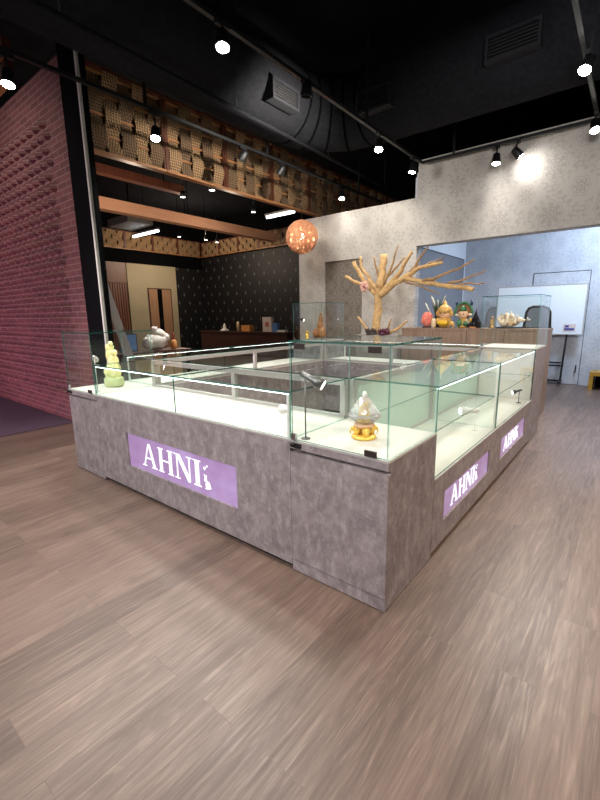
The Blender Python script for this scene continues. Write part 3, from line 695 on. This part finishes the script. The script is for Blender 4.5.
# carved stones in the brick-side case
t = ornament('jade_carving', 'pale yellow carved jade figure on a round green base', 'carving', (-2.83, .30, BODY_F))
MB().lathe([(.085, 0), (.10, .02), (.098, .07), (.075, .09)], 16, sx=.95, sy=.8).build('base', 'greenbase', t)
f = MB().ball((-.06, 0, .12), .05, jit=.12, sz=1.2).ball((.03, 0, .14), .055, jit=.1, sz=1.6).ball((.02, 0, .22), .045, jit=.12, sz=1.5).ball((-.01, 0, .28), .045, jit=.1, sz=1.2).ball((-.02, 0, .335), .036, jit=.08, sz=1.2).ball((.0, 0, .375), .022, jit=.1)
f.ball((.055, 0, .30), .025, jit=.1)
f.build('figure', 'citrine', t)
# dragon and small figure in the back-right case
DZ = .965
t = ornament('dragon_carving', 'white and gold dragon carving on a thin black stand', 'carving', (-.58, 4.50, 1.105)); t.scale = (1.35, 1.35, 1.45)
MB().box(-.11, .11, -.05, .05, 0, .012).build('stand', 'black', t)
pts = []; rr = []
for k in range(34):
    u = k/33; a = u*6.4*PI
    pts.append((-.085+.15*u+.026*math.cos(a), .026*math.sin(a*.8), .060+.040*math.sin(a)+.02*math.sin(u*PI))); rr.append(.010+.012*math.sin(PI*min(1, u*1.1)))
MB().tube(pts, rr, 10).ball((-.05, 0, .045), .034, jit=.2).ball((.01, .01, .05), .04, jit=.2).ball((.045, 0, .06), .026, jit=.2).tube([(-.08, 0, .05), (-.11, .01, .09), (-.095, .02, .12)], [.012, .008, .001], 8).build('body', 'ivory', t)
hd = MB().ball((.088, 0, .075), .024, sx=1.3).ball((.120, 0, .070), .013, sx=1.5).tube([(.08, .012, .09), (.06, .025, .125)], [.005, .001], 6).tube([(.08, -.012, .09), (.06, -.025, .125)], [.005, .001], 6)
hd.build('head', 'ivory', t)
sp = MB()
for k in range(12):
    p = Vector(pts[2*k+1]); sp.tube([p+Vector((0, 0, .012)), p+Vector((-.006, 0, .034))], [.007, .001], 6)
sp.build('crest', 'gold', t)
MB().ball((.02, 0, .05), .03, jit=.2).ball((-.04, .01, .03), .026, jit=.2).build('cloud_base', 'goldp', t)
t = ornament('standing_figurine', 'tiny gold standing figurine next to the dragon carving', 'figurine', (-.79, 4.50, 1.105)); t.scale = (1.5, 1.5, 1.6)
MB().lathe([(.022, 0), (.024, .01), (.012, .016), (.018, .03), (.012, .055), (.014, .07)], 12).ball((0, 0, .085), .012).tube([(-.012, 0, .06), (-.024, 0, .04)], .004, 6).tube([(.012, 0, .06), (.026, 0, .075)], .004, 6).build('figure', 'goldp', t)
# brown carving in the back-left case
t = ornament('wood_carving', 'brown pointed wood carving under a bright lamp in the tall case', 'carving', (-2.80, 3.34, DZ))
MB().lathe([(.10, 0), (.105, .02), (.09, .03)], 18).build('stand', 'darkwood', t)
f = MB().ball((-.03, 0, .09), .07, jit=.12).ball((.035, 0, .10), .07, jit=.12, sz=1.2).ball((.02, 0, .2), .05, jit=.1, sz=1.5).ball((.03, 0, .29), .032, jit=.1, sz=1.7).ball((.035, 0, .35), .018, jit=.1, sz=1.6)
f.build('figure', 'brownf', t)
t = ornament('gold_figurine', 'small gold figurine at the outer edge of the tall case', 'figurine', (-2.99, 3.30, DZ))
MB().lathe([(.03, 0), (.032, .012), (.018, .02), (.026, .05), (.016, .085)], 12).ball((0, 0, .105), .02).tube([(-.02, 0, .08), (-.04, 0, .05)], .006, 6).tube([(.02, 0, .08), (.04, 0, .11)], .006, 6).build('figure', 'gold', t)

# ------------------------------------------------------------------ back cabinet and what stands on it
CZ = 1.105
t = thing('wood_cabinet', 'long brown wooden cabinet below the opening to the blue room', 'cabinet', (-2.02, 4.36, 0))
MB().box(0, 1.90, .02, .42, .0, CZ-.03).build('body', 'cabwood', t)
MB().box(-.005, 1.905, -.005, .425, CZ-.03, CZ).build('top', 'cabwood', t)
for k in range(4): MB().box(.006+k*.474, .006+k*.474+.466, .0, .0195, .06, CZ-.034).build('door', 'cabwood', t)
t = thing('corner_plinth', 'pale plinth carrying the driftwood tree and purple crystals', 'plinth', (-2.50, 4.42, 0))
MB().box(-.24, .47, -.17, .17, 0, .995).build('block', 'trunkd', t, bevel=.004)
# driftwood tree
TR = (-2.47, 4.42, .995)
t = thing('driftwood_tree', 'bare driftwood tree with spreading branches beside the wooden cabinet', 'tree sculpture', TR)
def limb(name, pts, r0, r1, m='bark', n=9):
    P = [Vector(p)-Vector((TR[0], 4.4, TR[2])) for p in pts]
    out = []; rad = []; seg = 4
    for i in range(len(P)-1):
        for j in range(seg):
            q = P[i].lerp(P[i+1], j/seg); out.append(q+Vector((random.uniform(-1, 1), random.uniform(-1, 1), random.uniform(-1, 1)))*.012*(0 if (i == 0 and j == 0) else 1))
    out.append(P[-1]); L_ = len(out)
    for i in range(L_): rad.append((r0+(r1-r0)*i/(L_-1))*random.uniform(.9, 1.1))
    return MB().tube(out, rad, n).build(name, m, t)
X0 = TR[0]
limb('trunk', [(X0, 4.4, .995), (X0+.01, 4.4, 1.3), (X0+.01, 4.4, 1.56), (X0+.05, 4.39, 1.75)], .070, .056)
limb('branch', [(X0+.04, 4.4, 1.70), (X0+.07, 4.42, 1.95), (X0+.07, 4.44, 2.20)], .062, .056)
limb('branch', [(X0+.02, 4.4, 1.58), (X0+.22, 4.36, 1.74), (X0+.42, 4.32, 1.93), (X0+.58, 4.30, 2.17)], .05, .022)
limb('branch', [(X0+.03, 4.4, 1.58), (X0+.30, 4.34, 1.74), (X0+.55, 4.28, 1.86), (X0+.80, 4.22, 1.95), (X0+1.08, 4.18, 1.97)], .05, .018)
limb('branch', [(X0+.58, 4.28, 1.88), (X0+.72, 4.22, 2.02), (X0+.86, 4.2, 2.20)], .026, .010, 'barkd')
limb('branch', [(X0+.80, 4.22, 1.95), (X0+.95, 4.3, 2.02), (X0+1.04, 4.32, 2.05)], .02, .008, 'barkd')
limb('branch', [(X0+.46, 4.31, 1.82), (X0+.88, 4.22, 1.72), (X0+1.20, 4.14, 1.66), (X0+1.52, 4.08, 1.60)], .036, .028)
limb('branch', [(X0+.80, 4.22, 1.75), (X0+1.08, 4.18, 1.80), (X0+1.30, 4.2, 1.88), (X0+1.48, 4.22, 1.98)], .024, .009, 'barkd')
limb('branch', [(X0+1.15, 4.15, 1.68), (X0+1.40, 4.12, 1.74), (X0+1.66, 4.1, 1.82)], .02, .008, 'barkd')
limb('branch', [(X0+1.20, 4.14, 1.66), (X0+1.42, 4.2, 1.68), (X0+1.63, 4.22, 1.67)], .016, .007, 'barkd')
limb('branch', [(X0+.44, 4.31, 1.79), (X0+.90, 4.2, 1.63), (X0+1.06, 4.16, 1.56)], .016, .007, 'barkd')
limb('branch', [(X0+.03, 4.4, 1.64), (X0-.14, 4.38, 1.84), (X0-.28, 4.36, 2.06), (X0-.30, 4.36, 2.19)], .034, .016)
limb('branch', [(X0-.02, 4.4, 1.60), (X0-.24, 4.36, 1.84), (X0-.40, 4.34, 2.12)], .036, .03)
limb('branch', [(X0-.10, 4.37, 1.68), (X0-.32, 4.32, 1.80), (X0-.52, 4.3, 1.90)], .026, .028)
limb('branch', [(X0+.06, 4.4, 1.74), (X0-.02, 4.38, 1.98), (X0-.07, 4.36, 2.18)], .022, .010, 'barkd')
limb('branch', [(X0+.10, 4.4, 1.76), (X0+.22, 4.4, 1.98), (X0+.32, 4.4, 2.30)], .026, .010, 'barkd')
limb('branch', [(X0+.16, 4.4, 1.86), (X0+.30, 4.42, 2.0), (X0+.42, 4.44, 2.12)], .018, .012, 'barkd')
limb('branch', [(X0-.06, 4.36, 1.0), (X0-.18, 4.33, 1.12), (X0-.30, 4.32, 1.27)], .03, .016)
limb('branch', [(X0+.14, 4.38, 1.0), (X0+.22, 4.38, 1.12), (X0+.25, 4.38, 1.24)], .02, .010, 'barkd')
limb('branch', [(X0+.22, 4.36, 1.01), (X0+.42, 4.3, 1.10), (X0+.56, 4.27, 1.20)], .026, .014)
fl = ornament('silk_flower', 'pale pink silk flower hanging on the driftwood tree', 'flower', (-2.655, 4.335, 1.73))
pf = MB()
for k in range(9):
    a = k*2.4; pf.ball((.035*math.cos(a), -.01+.02*math.sin(a*1.7), .055*math.sin(a)), .035, jit=.15, sx=1, sy=.5, sz=.9)
pf.build('petals', 'pink', fl)
MB().ball((.01, -.035, 0), .018).build('flower_centre', 'redc', fl)
def cluster(label, loc, m, n, r):
    mb = MB()
    for k in range(n):
        a = random.uniform(0, 2*PI); q = r*math.sqrt(random.random())*.75; tl = random.uniform(.05, .09)
        b = Vector((q*math.cos(a), q*math.sin(a)*.7, .02)); d = Vector((math.cos(a)*.5*q/r, math.sin(a)*.5*q/r, 1)).normalized()
        mb.tube([b-d*.02, b+d*tl*.7, b+d*tl], [.016, .018, .002], 6, smooth=False)
    mb.ball((0, 0, .02), r*.8, sz=.35, jit=.15)
    o = mb.build('crystal_cluster', m, None, loc); tag(o, label, 'crystal')
cluster('smoky grey crystal cluster at the foot of the driftwood tree', (-2.50, 4.30, .995), 'smoky', 30, .10)
cluster('dark purple crystal cluster to one side of the driftwood trunk', (-2.29, 4.30, .995), 'amethyst', 30, .11)
Yc = 4.50
t = ornament('salt_lamp', 'pink rock salt lamp at the plant end of the cabinet', 'lamp', (-1.67, Yc-.04, CZ))
MB().lathe([(.072, 0), (.07, .018)], 16).build('base', 'darkwood', t)
MB().ball((0, 0, .12), .085, 12, 9, jit=.06, sz=1.28, smooth=False).build('salt_rock', 'salt', t)
o = MB().lathe([(.034, 0), (.036, .06), (.033, .115), (.026, .13), (.004, .132)], 14).build('candle', 'wax', None, (-1.555, Yc-.08, CZ)); tag(o, 'stubby cream candle between the salt lamp and gold figurine', 'candle')
t = ornament('potted_grass', 'dark ornamental grass with white plumes behind the salt lamp', 'plant', (-1.57, Yc+.08, CZ))
MB().lathe([(.05, 0), (.062, .10), (.055, .10)], 16).build('pot', 'pot', t)
bl = MB()
for k in range(46):
    a = random.uniform(0, 2*PI); s = random.uniform(.04, .15); h = random.uniform(.20, .34)
    bl.tube([(0.02*math.cos(a), .02*math.sin(a), .09), (s*.5*math.cos(a), s*.5*math.sin(a), .09+h*.7), (s*math.cos(a), s*math.sin(a), .09+h)], [.005, .0045, .001], 5)
bl.build('blades', 'leaf', t)
for dx, dz, ddx in ((-.05, .40, -.03), (.0, .37, -.005), (.075, .43, .04), (-.14, .33, -.05), (-.07, .43, -.035)):
    MB().tube([(dx*.4, 0, .15), (dx*.8, 0, dz-.10), (dx, 0, dz-.06), (dx+ddx*.6, 0, dz), (dx+ddx, 0, dz+.03)], [.003, .004, .011, .010, .002], 7).build('plume', 'plume', t)
# gold deity figurine
t = ornament('gold_deity_figurine', 'chubby gold deity figurine holding a yellow bowl', 'figurine', (-1.42, Yc-.04, CZ))
MB().ball((0, 0, .075), .095, sz=.85, sy=.8).ball((-.08, -.02, .10), .035, sz=1.3).ball((.08, -.02, .10), .035, sz=1.3).build('body', 'goldp', t)
hd = MB().ball((0, 0, .205), .085, sx=1.08).build('head', 'skin', t)
MB().ball((-.03, -.078, .205), .011, sy=.5).ball((.03, -.078, .205), .011, sy=.5).build('eyes', 'black', hd)
MB().ball((0, -.082, .178), .012, sx=1.6, sy=.5, sz=.5).build('mouth', 'redc', hd)
MB().lathe([(.094, .206), (.098, .245), (.085, .28), (.055, .305), (.03, .325), (.026, .345), (.012, .365), (.003, .385)], 18).ball((-.098, 0, .20), .028, sz=1.5).ball((.098, 0, .20), .028, sz=1.5).build('crown', 'goldp', t)
MB().lathe([(.02, .03), (.07, .055), (.08, .085), (.055, .10), (.01, .115)], 18, c=(0, -.055, 0), sy=.7).build('bowl', 'yellow', t)
# green hooded deity figurine
t = ornament('green_deity_figurine', 'deity figurine in a green hooded headdress beside the small deer', 'figurine', (-1.165, Yc-.02, CZ))
MB().lathe([(.06, 0), (.075, .02), (.07, .08), (.05, .13)], 16, sy=.8).build('body', 'goldp', t)
MB().ball((-.03, -.05, .07), .04, sz=1.3).ball((.045, -.045, .06), .035).build('robe_folds', 'green', t)
hd = MB().ball((0, -.01, .185), .066).build('head', 'skin', t)
MB().ball((-.024, -.07, .187), .009, sy=.5).ball((.024, -.07, .187), .009, sy=.5).build('eyes', 'black', hd)
hood = []
for k in range(19):
    a = -.5+(PI+1.0)*k/18; hood.append((.115*math.cos(a), .0, .215+.125*math.sin(a)))
MB().tube(hood, .018, 8).build('hood_rim', 'green', t)
MB().ball((0, .035, .22), .10, sy=.45, sz=1.12).build('hood', 'brownf', t)
MB().lathe([(.045, .23), (.05, .255), (.03, .285), (.008, .31)], 14, c=(0, -.02, 0)).build('crown', 'green', t)
MB().tube([(-.085, .01, .29), (-.10, .0, .345), (-.085, .0, .365)], [.022, .02, .003], 8).tube([(.085, .01, .29), (.105, 0, .345), (.10, 0, .38)], [.022, .02, .003], 8).build('horns', 'navy', t)
MB().ball((-.085, -.02, .175), .025, sz=.7).ball((.095, -.02, .18), .03, sz=.6).build('ear_ornaments', 'ivory', t)
t = ornament('deer_figurine', 'small brown deer figurine between the two deity figurines', 'figurine', (-1.285, Yc-.12, CZ))
db = MB().ball((.0, 0, .06), .032, sx=1.3).ball((-.035, 0, .105), .018, sx=1.25).tube([(-.025, 0, .07), (-.032, 0, .10)], .012, 8)
for sx, sy in ((-.025, .014), (-.025, -.014), (.028, .014), (.028, -.014)): db.tube([(sx, sy, .05), (sx, sy, 0)], [.009, .006], 8)
db.tube([(-.03, .012, .115), (-.02, .022, .14)], [.006, .001], 6).tube([(-.03, -.012, .115), (-.02, -.022, .14)], [.006, .001], 6)
db.build('deer_body', 'goldp', t)
o = MB().lathe([(.02, 0), (.05, .01), (.07, .10), (.055, .13), (.004, .13)], 8, sy=.3).build('yellow_fan', 'yellow', None, (-1.055, Yc+.10, CZ)); tag(o, 'small yellow green fan shape behind the black crystal', 'ornament')
t = ornament('black_crystal_pagoda', 'black pointed crystal pagoda between the green figurine and the dragon carving', 'ornament', (-.985, Yc-.06, CZ))
pg = MB()
for k in range(22):
    a = random.uniform(0, 2*PI); q = .09*math.sqrt(random.random()); h = .06+.16*max(0, 1-q/.085)+random.uniform(0, .03)
    pg.tube([(q*math.cos(a), q*.7*math.sin(a), 0.005), (q*.9*math.cos(a), q*.7*math.sin(a), h*.75), (q*.8*math.cos(a), q*.6*math.sin(a), h)], [.028, .022, .002], 6, smooth=False)
pg.tube([(0,0,.1), (0,0,.2), (0,0,.265)], [.03, .012, .001], 6, smooth=False)
pg.build('spires', 'obsid', t)
MB().box(-.05, .03, -.095, -.085, 0, .02).build('name_plaque', 'orange', t)
# table mirror with black arch frame
t = ornament('table_mirror', 'black arched table mirror standing on the wooden cabinet past the dragon carving', 'mirror', (-.285, 4.66, CZ))
arch = [(-.15, 0), (-.135, .20), (-.11, .25), (-.06, .27), (.06, .27), (.11, .25), (.135, .20), (.15, 0)]
MB().tube([(u, 0, v) for u, v in arch], .016, 8, smooth=False).build('frame', 'black', t)
MB().prism([(u*.96, v*.98+.004) for u, v in arch], lambda u, v, d: (u, d, v), .002, .008).build('mirror_glass', 'mirror', t)
MB().box(-.16, .16, -.05, .08, 0, .012).build('foot', 'black', t)

# ------------------------------------------------------------------ blue room
t = thing('grey_wall_panel', 'tall grey tinted panel on the side wall of the opening', 'panel', (-2.10, 5.12, 0))
MB().box(-.015, .0, .0, 2.12, .02, 2.33).build('panel', 'panelgrey', t)
MB().box(-.018, .004, -.012, -.001, 0, 2.345).box(-.018, .004, 2.121, 2.133, 0, 2.345).box(-.018, .004, -.012, 2.133, 2.331, 2.345).build('frame', 'black', t)
t = thing('whiteboard', 'wheeled whiteboard on a black stand in the blue room', 'whiteboard', (-.71, 7.22, 0))
MB().box(-.69, .70, -.012, .012, .92, 1.76).build('board', 'whiteb', t)
MB().box(-.705, -.69, -.016, .016, .905, 1.775).box(.70, .715, -.016, .016, .905, 1.775).box(-.69, .70, -.016, .016, 1.76, 1.775).box(-.69, .70, -.016, .016, .905, .92).build('board_frame', 'alu', t)
for s in (-.47, .47):
    MB().bar((s+.02, .03, 1.3), (s-.02, .05, .06), .03).build('leg', 'black', t)
    ft = MB().bar((s-.02, -.13, .06), (s-.02, .14, .06), .035).build('foot', 'black', t)
    for yy in (-.11, .12): MB().tube([(s-.035, yy, .022), (s-.005, yy, .022)], .022, 10).build('caster', 'alud', ft)
MB().bar((-.44, .045, .40), (.44, .045, .40), .025).bar((-.44, .045, .345), (.44, .045, .345), .025).build('crossbar', 'black', t)
MB().bar((-.45, .05, .07), (.43, .05, .07), .03).build('base_bar', 'black', t)
MB().box(-.3, .3, -.06, -.016, .90, .912).build('pen_tray', 'alu', t)
o = MB().box(-.07, .07, -.03, .03, 0, .045).build('board_eraser', 'black', None, (-.52, 7.172, .9125)); tag(o, 'black eraser on the whiteboard tray', 'eraser')
o = MB().box(-.09, .09, -.003, 0, 0, .12, 0).box(-.075, .075, -.0045, -.0031, .012, .05, 1).box(-.07, -.01, -.0045, -.0031, .06, .10, 1).build('poster', ['whitec', 'violet'], None, (-.20, 7.2045, .97)); tag(o, 'small printed notice in violet and white on the whiteboard corner', 'notice')
t = thing('gold_stool', 'open gold box stool beside the papered flush door', 'stool', (.52, 7.15, 0))
MB().box(-.33, .33, -.2, .2, .24, .30).build('seat', 'goldbox', t)
for s in (-1, 1): MB().box(s*.33-.06*(s > 0), s*.33+.06*(s < 0), -.2, .2, 0, .239).build('leg', 'goldbox', t)
MB().box(-.26, .26, .17, .19, 0, .235).build('back_panel', 'blackm', t)

# ------------------------------------------------------------------ pendant ball
PB = Vector((-3.62, 4.0, 2.535)); R = .255
t = thing('pendant_lamp', 'round copper rattan ball pendant in front of the damask wall', 'pendant lamp', PB)
sh = MB()
for k in range(175):
    ax = Vector((random.gauss(0, 1), random.gauss(0, 1), random.gauss(0, 1))).normalized(); q = random.uniform(-.75, .75); rr = math.sqrt(1-q*q); u = ax.orthogonal().normalized(); v = ax.cross(u)
    pts = []
    for j in range(20):
        a = 2*PI*j/20; p = (ax*q+(u*math.cos(a)+v*math.sin(a))*rr)*(R*random.uniform(.965, 1.0)); pts.append(p)
    pts.append(pts[0]); sh.tube(pts, .0052, 4, cap=False)
sh.build('rattan_shade', 'copper', t)
MB().ball((0, 0, 0), .05).build('bulb', 'bulb', t)
MB().tube([(0, 0, .05), (0, 0, .12)], .018, 8).build('bulb_holder', 'black', t)
MB().tube([(0, 0, .12), (0, 0, CEIL-PB.z)], .004, 6).build('cord', 'black', t)
lamp('POINT', 'pendant_glow', PB+Vector((0, 0, -.08)), 55, (1, .78, .55), None, .03)

# ------------------------------------------------------------------ far counter and its things
FC = .80
t = thing('dark_counter', 'dark walnut counter against the black dotted wall', 'counter', (-9.7, 8.35, 0))
MB().box(-1.92, 2.2, -.25, .25, .0, FC-.05).build('body', 'darkwood', t); MB().box(-1.95, 2.23, -.28, .28, FC-.05, FC).build('top', 'darkwood', t)
def small(name, mb, m, loc, label, cat): tag(mb.build(name, m, None, loc), label, cat)
small('white_ornament', MB().lathe([(.17, 0), (.15, .04), (.05, .10), (.06, .16), (.01, .26)], 14), 'white', (-10.55, 8.3, FC), 'white peaked ornament on the dark counter', 'ornament')
small('candle', MB().lathe([(.05, 0), (.05, .3), (.02, .32)], 12), 'wax', (-9.85, 8.3, FC), 'slim pale candle on the dark counter', 'candle')
small('orange_box', MB().box(-.2, .2, -.1, .1, 0, .2), 'orange', (-9.4, 8.3, FC), 'orange box in the middle of the dark counter', 'box')
t = thing('card_box', 'pale pink upright box on the dark counter', 'box', (-8.45, 8.3, FC)); MB().box(-.19, .19, -.06, .06, 0, .46).build('box', 'whitec', t); MB().box(-.07, .07, -.0625, -.0605, .16, .30).build('print', 'redc', t)
small('blue_box', MB().box(-.10, .10, -.06, .06, 0, .27), 'bluec', (-8.13, 8.3, FC), 'blue box next to the pale pink upright box', 'box')
small('white_card', MB().box(-.16, .16, -.08, .08, 0, .06), 'white', (-7.85, 8.3, FC), 'flat white pack at the wall end of the dark counter', 'box')

# low table behind the island with a bag, a bottle and a picture
TZ = .82
t = thing('side_table', 'low dark table standing behind the brick-side counter', 'table', (-5.0, 1.95, 0))
MB().box(-.25, .25, -.62, .62, TZ-.04, TZ).build('top', 'darkwood', t)
for sx in (-.21, .21):
    for sy in (-.57, .57): MB().box(sx-.02, sx+.02, sy-.02, sy+.02, 0, TZ-.04).build('leg', 'black', t)
mb = MB().ball((0, 0, .12), .15, 14, 9, jit=.16, sx=.8, sy=1.25, sz=.8).ball((0, .03, .22), .10, jit=.22, sz=.85).ball((0, -.13, .10), .09, jit=.22).ball((.02, .12, .17), .08, jit=.2).ball((0, -.02, .29), .05, jit=.3)
small('plastic_bag', mb, 'bag', (-4.98, 2.10, TZ+.012), 'crumpled white plastic bag on the low dark table', 'bag')
t = thing('orange_bottle', 'orange brown bottle with a thin neck next to the white bag', 'bottle', (-5.0, 2.42, TZ)); MB().lathe([(.045, 0), (.048, .02), (.046, .11), (.018, .14)], 14).build('bottle_body', 'orange', t); MB().lathe([(.014, .14), (.012, .24), (.012, .25)], 10).build('neck', 'redc', t)
t = thing('framed_picture', 'small pale blue picture lying beside the white bag', 'picture', (-5.02, 1.66, TZ)); MB().box(-.01, .01, -.14, .14, .0, .26).build('frame', 'black', t); MB().box(.0102, .0125, -.125, .125, .015, .245).build('print', 'bluec', t)
t = thing('aluminium_plank', 'pale aluminium plank leaning behind the brick-side case', 'plank', (-4.62, 1.45, 0))
MB().bar((-.06, -.24, 1.76), (-.12, .26, .0), .12, .03).build('plank', 'alu', t)

# ------------------------------------------------------------------ world, camera, view
W = bpy.data.worlds.new('World'); S.world = W; W.use_nodes = True
bg = W.node_tree.nodes.get('Background'); bg.inputs[0].default_value = (.95, .93, 1.0, 1); bg.inputs[1].default_value = .22
cd = bpy.data.cameras.new('Camera'); cam = bpy.data.objects.new('Camera', cd); COL.objects.link(cam)
f, pitch, roll, yaw = 413.117, .203567, -.01449, .680902
fw = Vector((-math.sin(yaw)*math.cos(pitch), math.cos(yaw)*math.cos(pitch), -math.sin(pitch)))
rt = Vector((math.cos(yaw), math.sin(yaw), 0)); up = rt.cross(fw)
r2 = rt*math.cos(roll)+up*math.sin(roll); u2 = -rt*math.sin(roll)+up*math.cos(roll)
mw = Matrix((r2, u2, -fw)).transposed().to_4x4(); mw.translation = (.735446, -1.48484, 1.317223)
cam.matrix_world = mw
cd.sensor_fit = 'VERTICAL'; cd.sensor_height = 24; cd.lens = f/800*24; cd.clip_start = .05; cd.clip_end = 100
S.camera = cam
S.cycles.transparent_max_bounces = 40; S.cycles.max_bounces = 10; S.cycles.sample_clamp_indirect = 6
S.view_settings.view_transform = 'Standard'; S.view_settings.look = 'None'; S.view_settings.gamma = 1; S.view_settings.exposure = 0
S.view_settings.use_curve_mapping = False
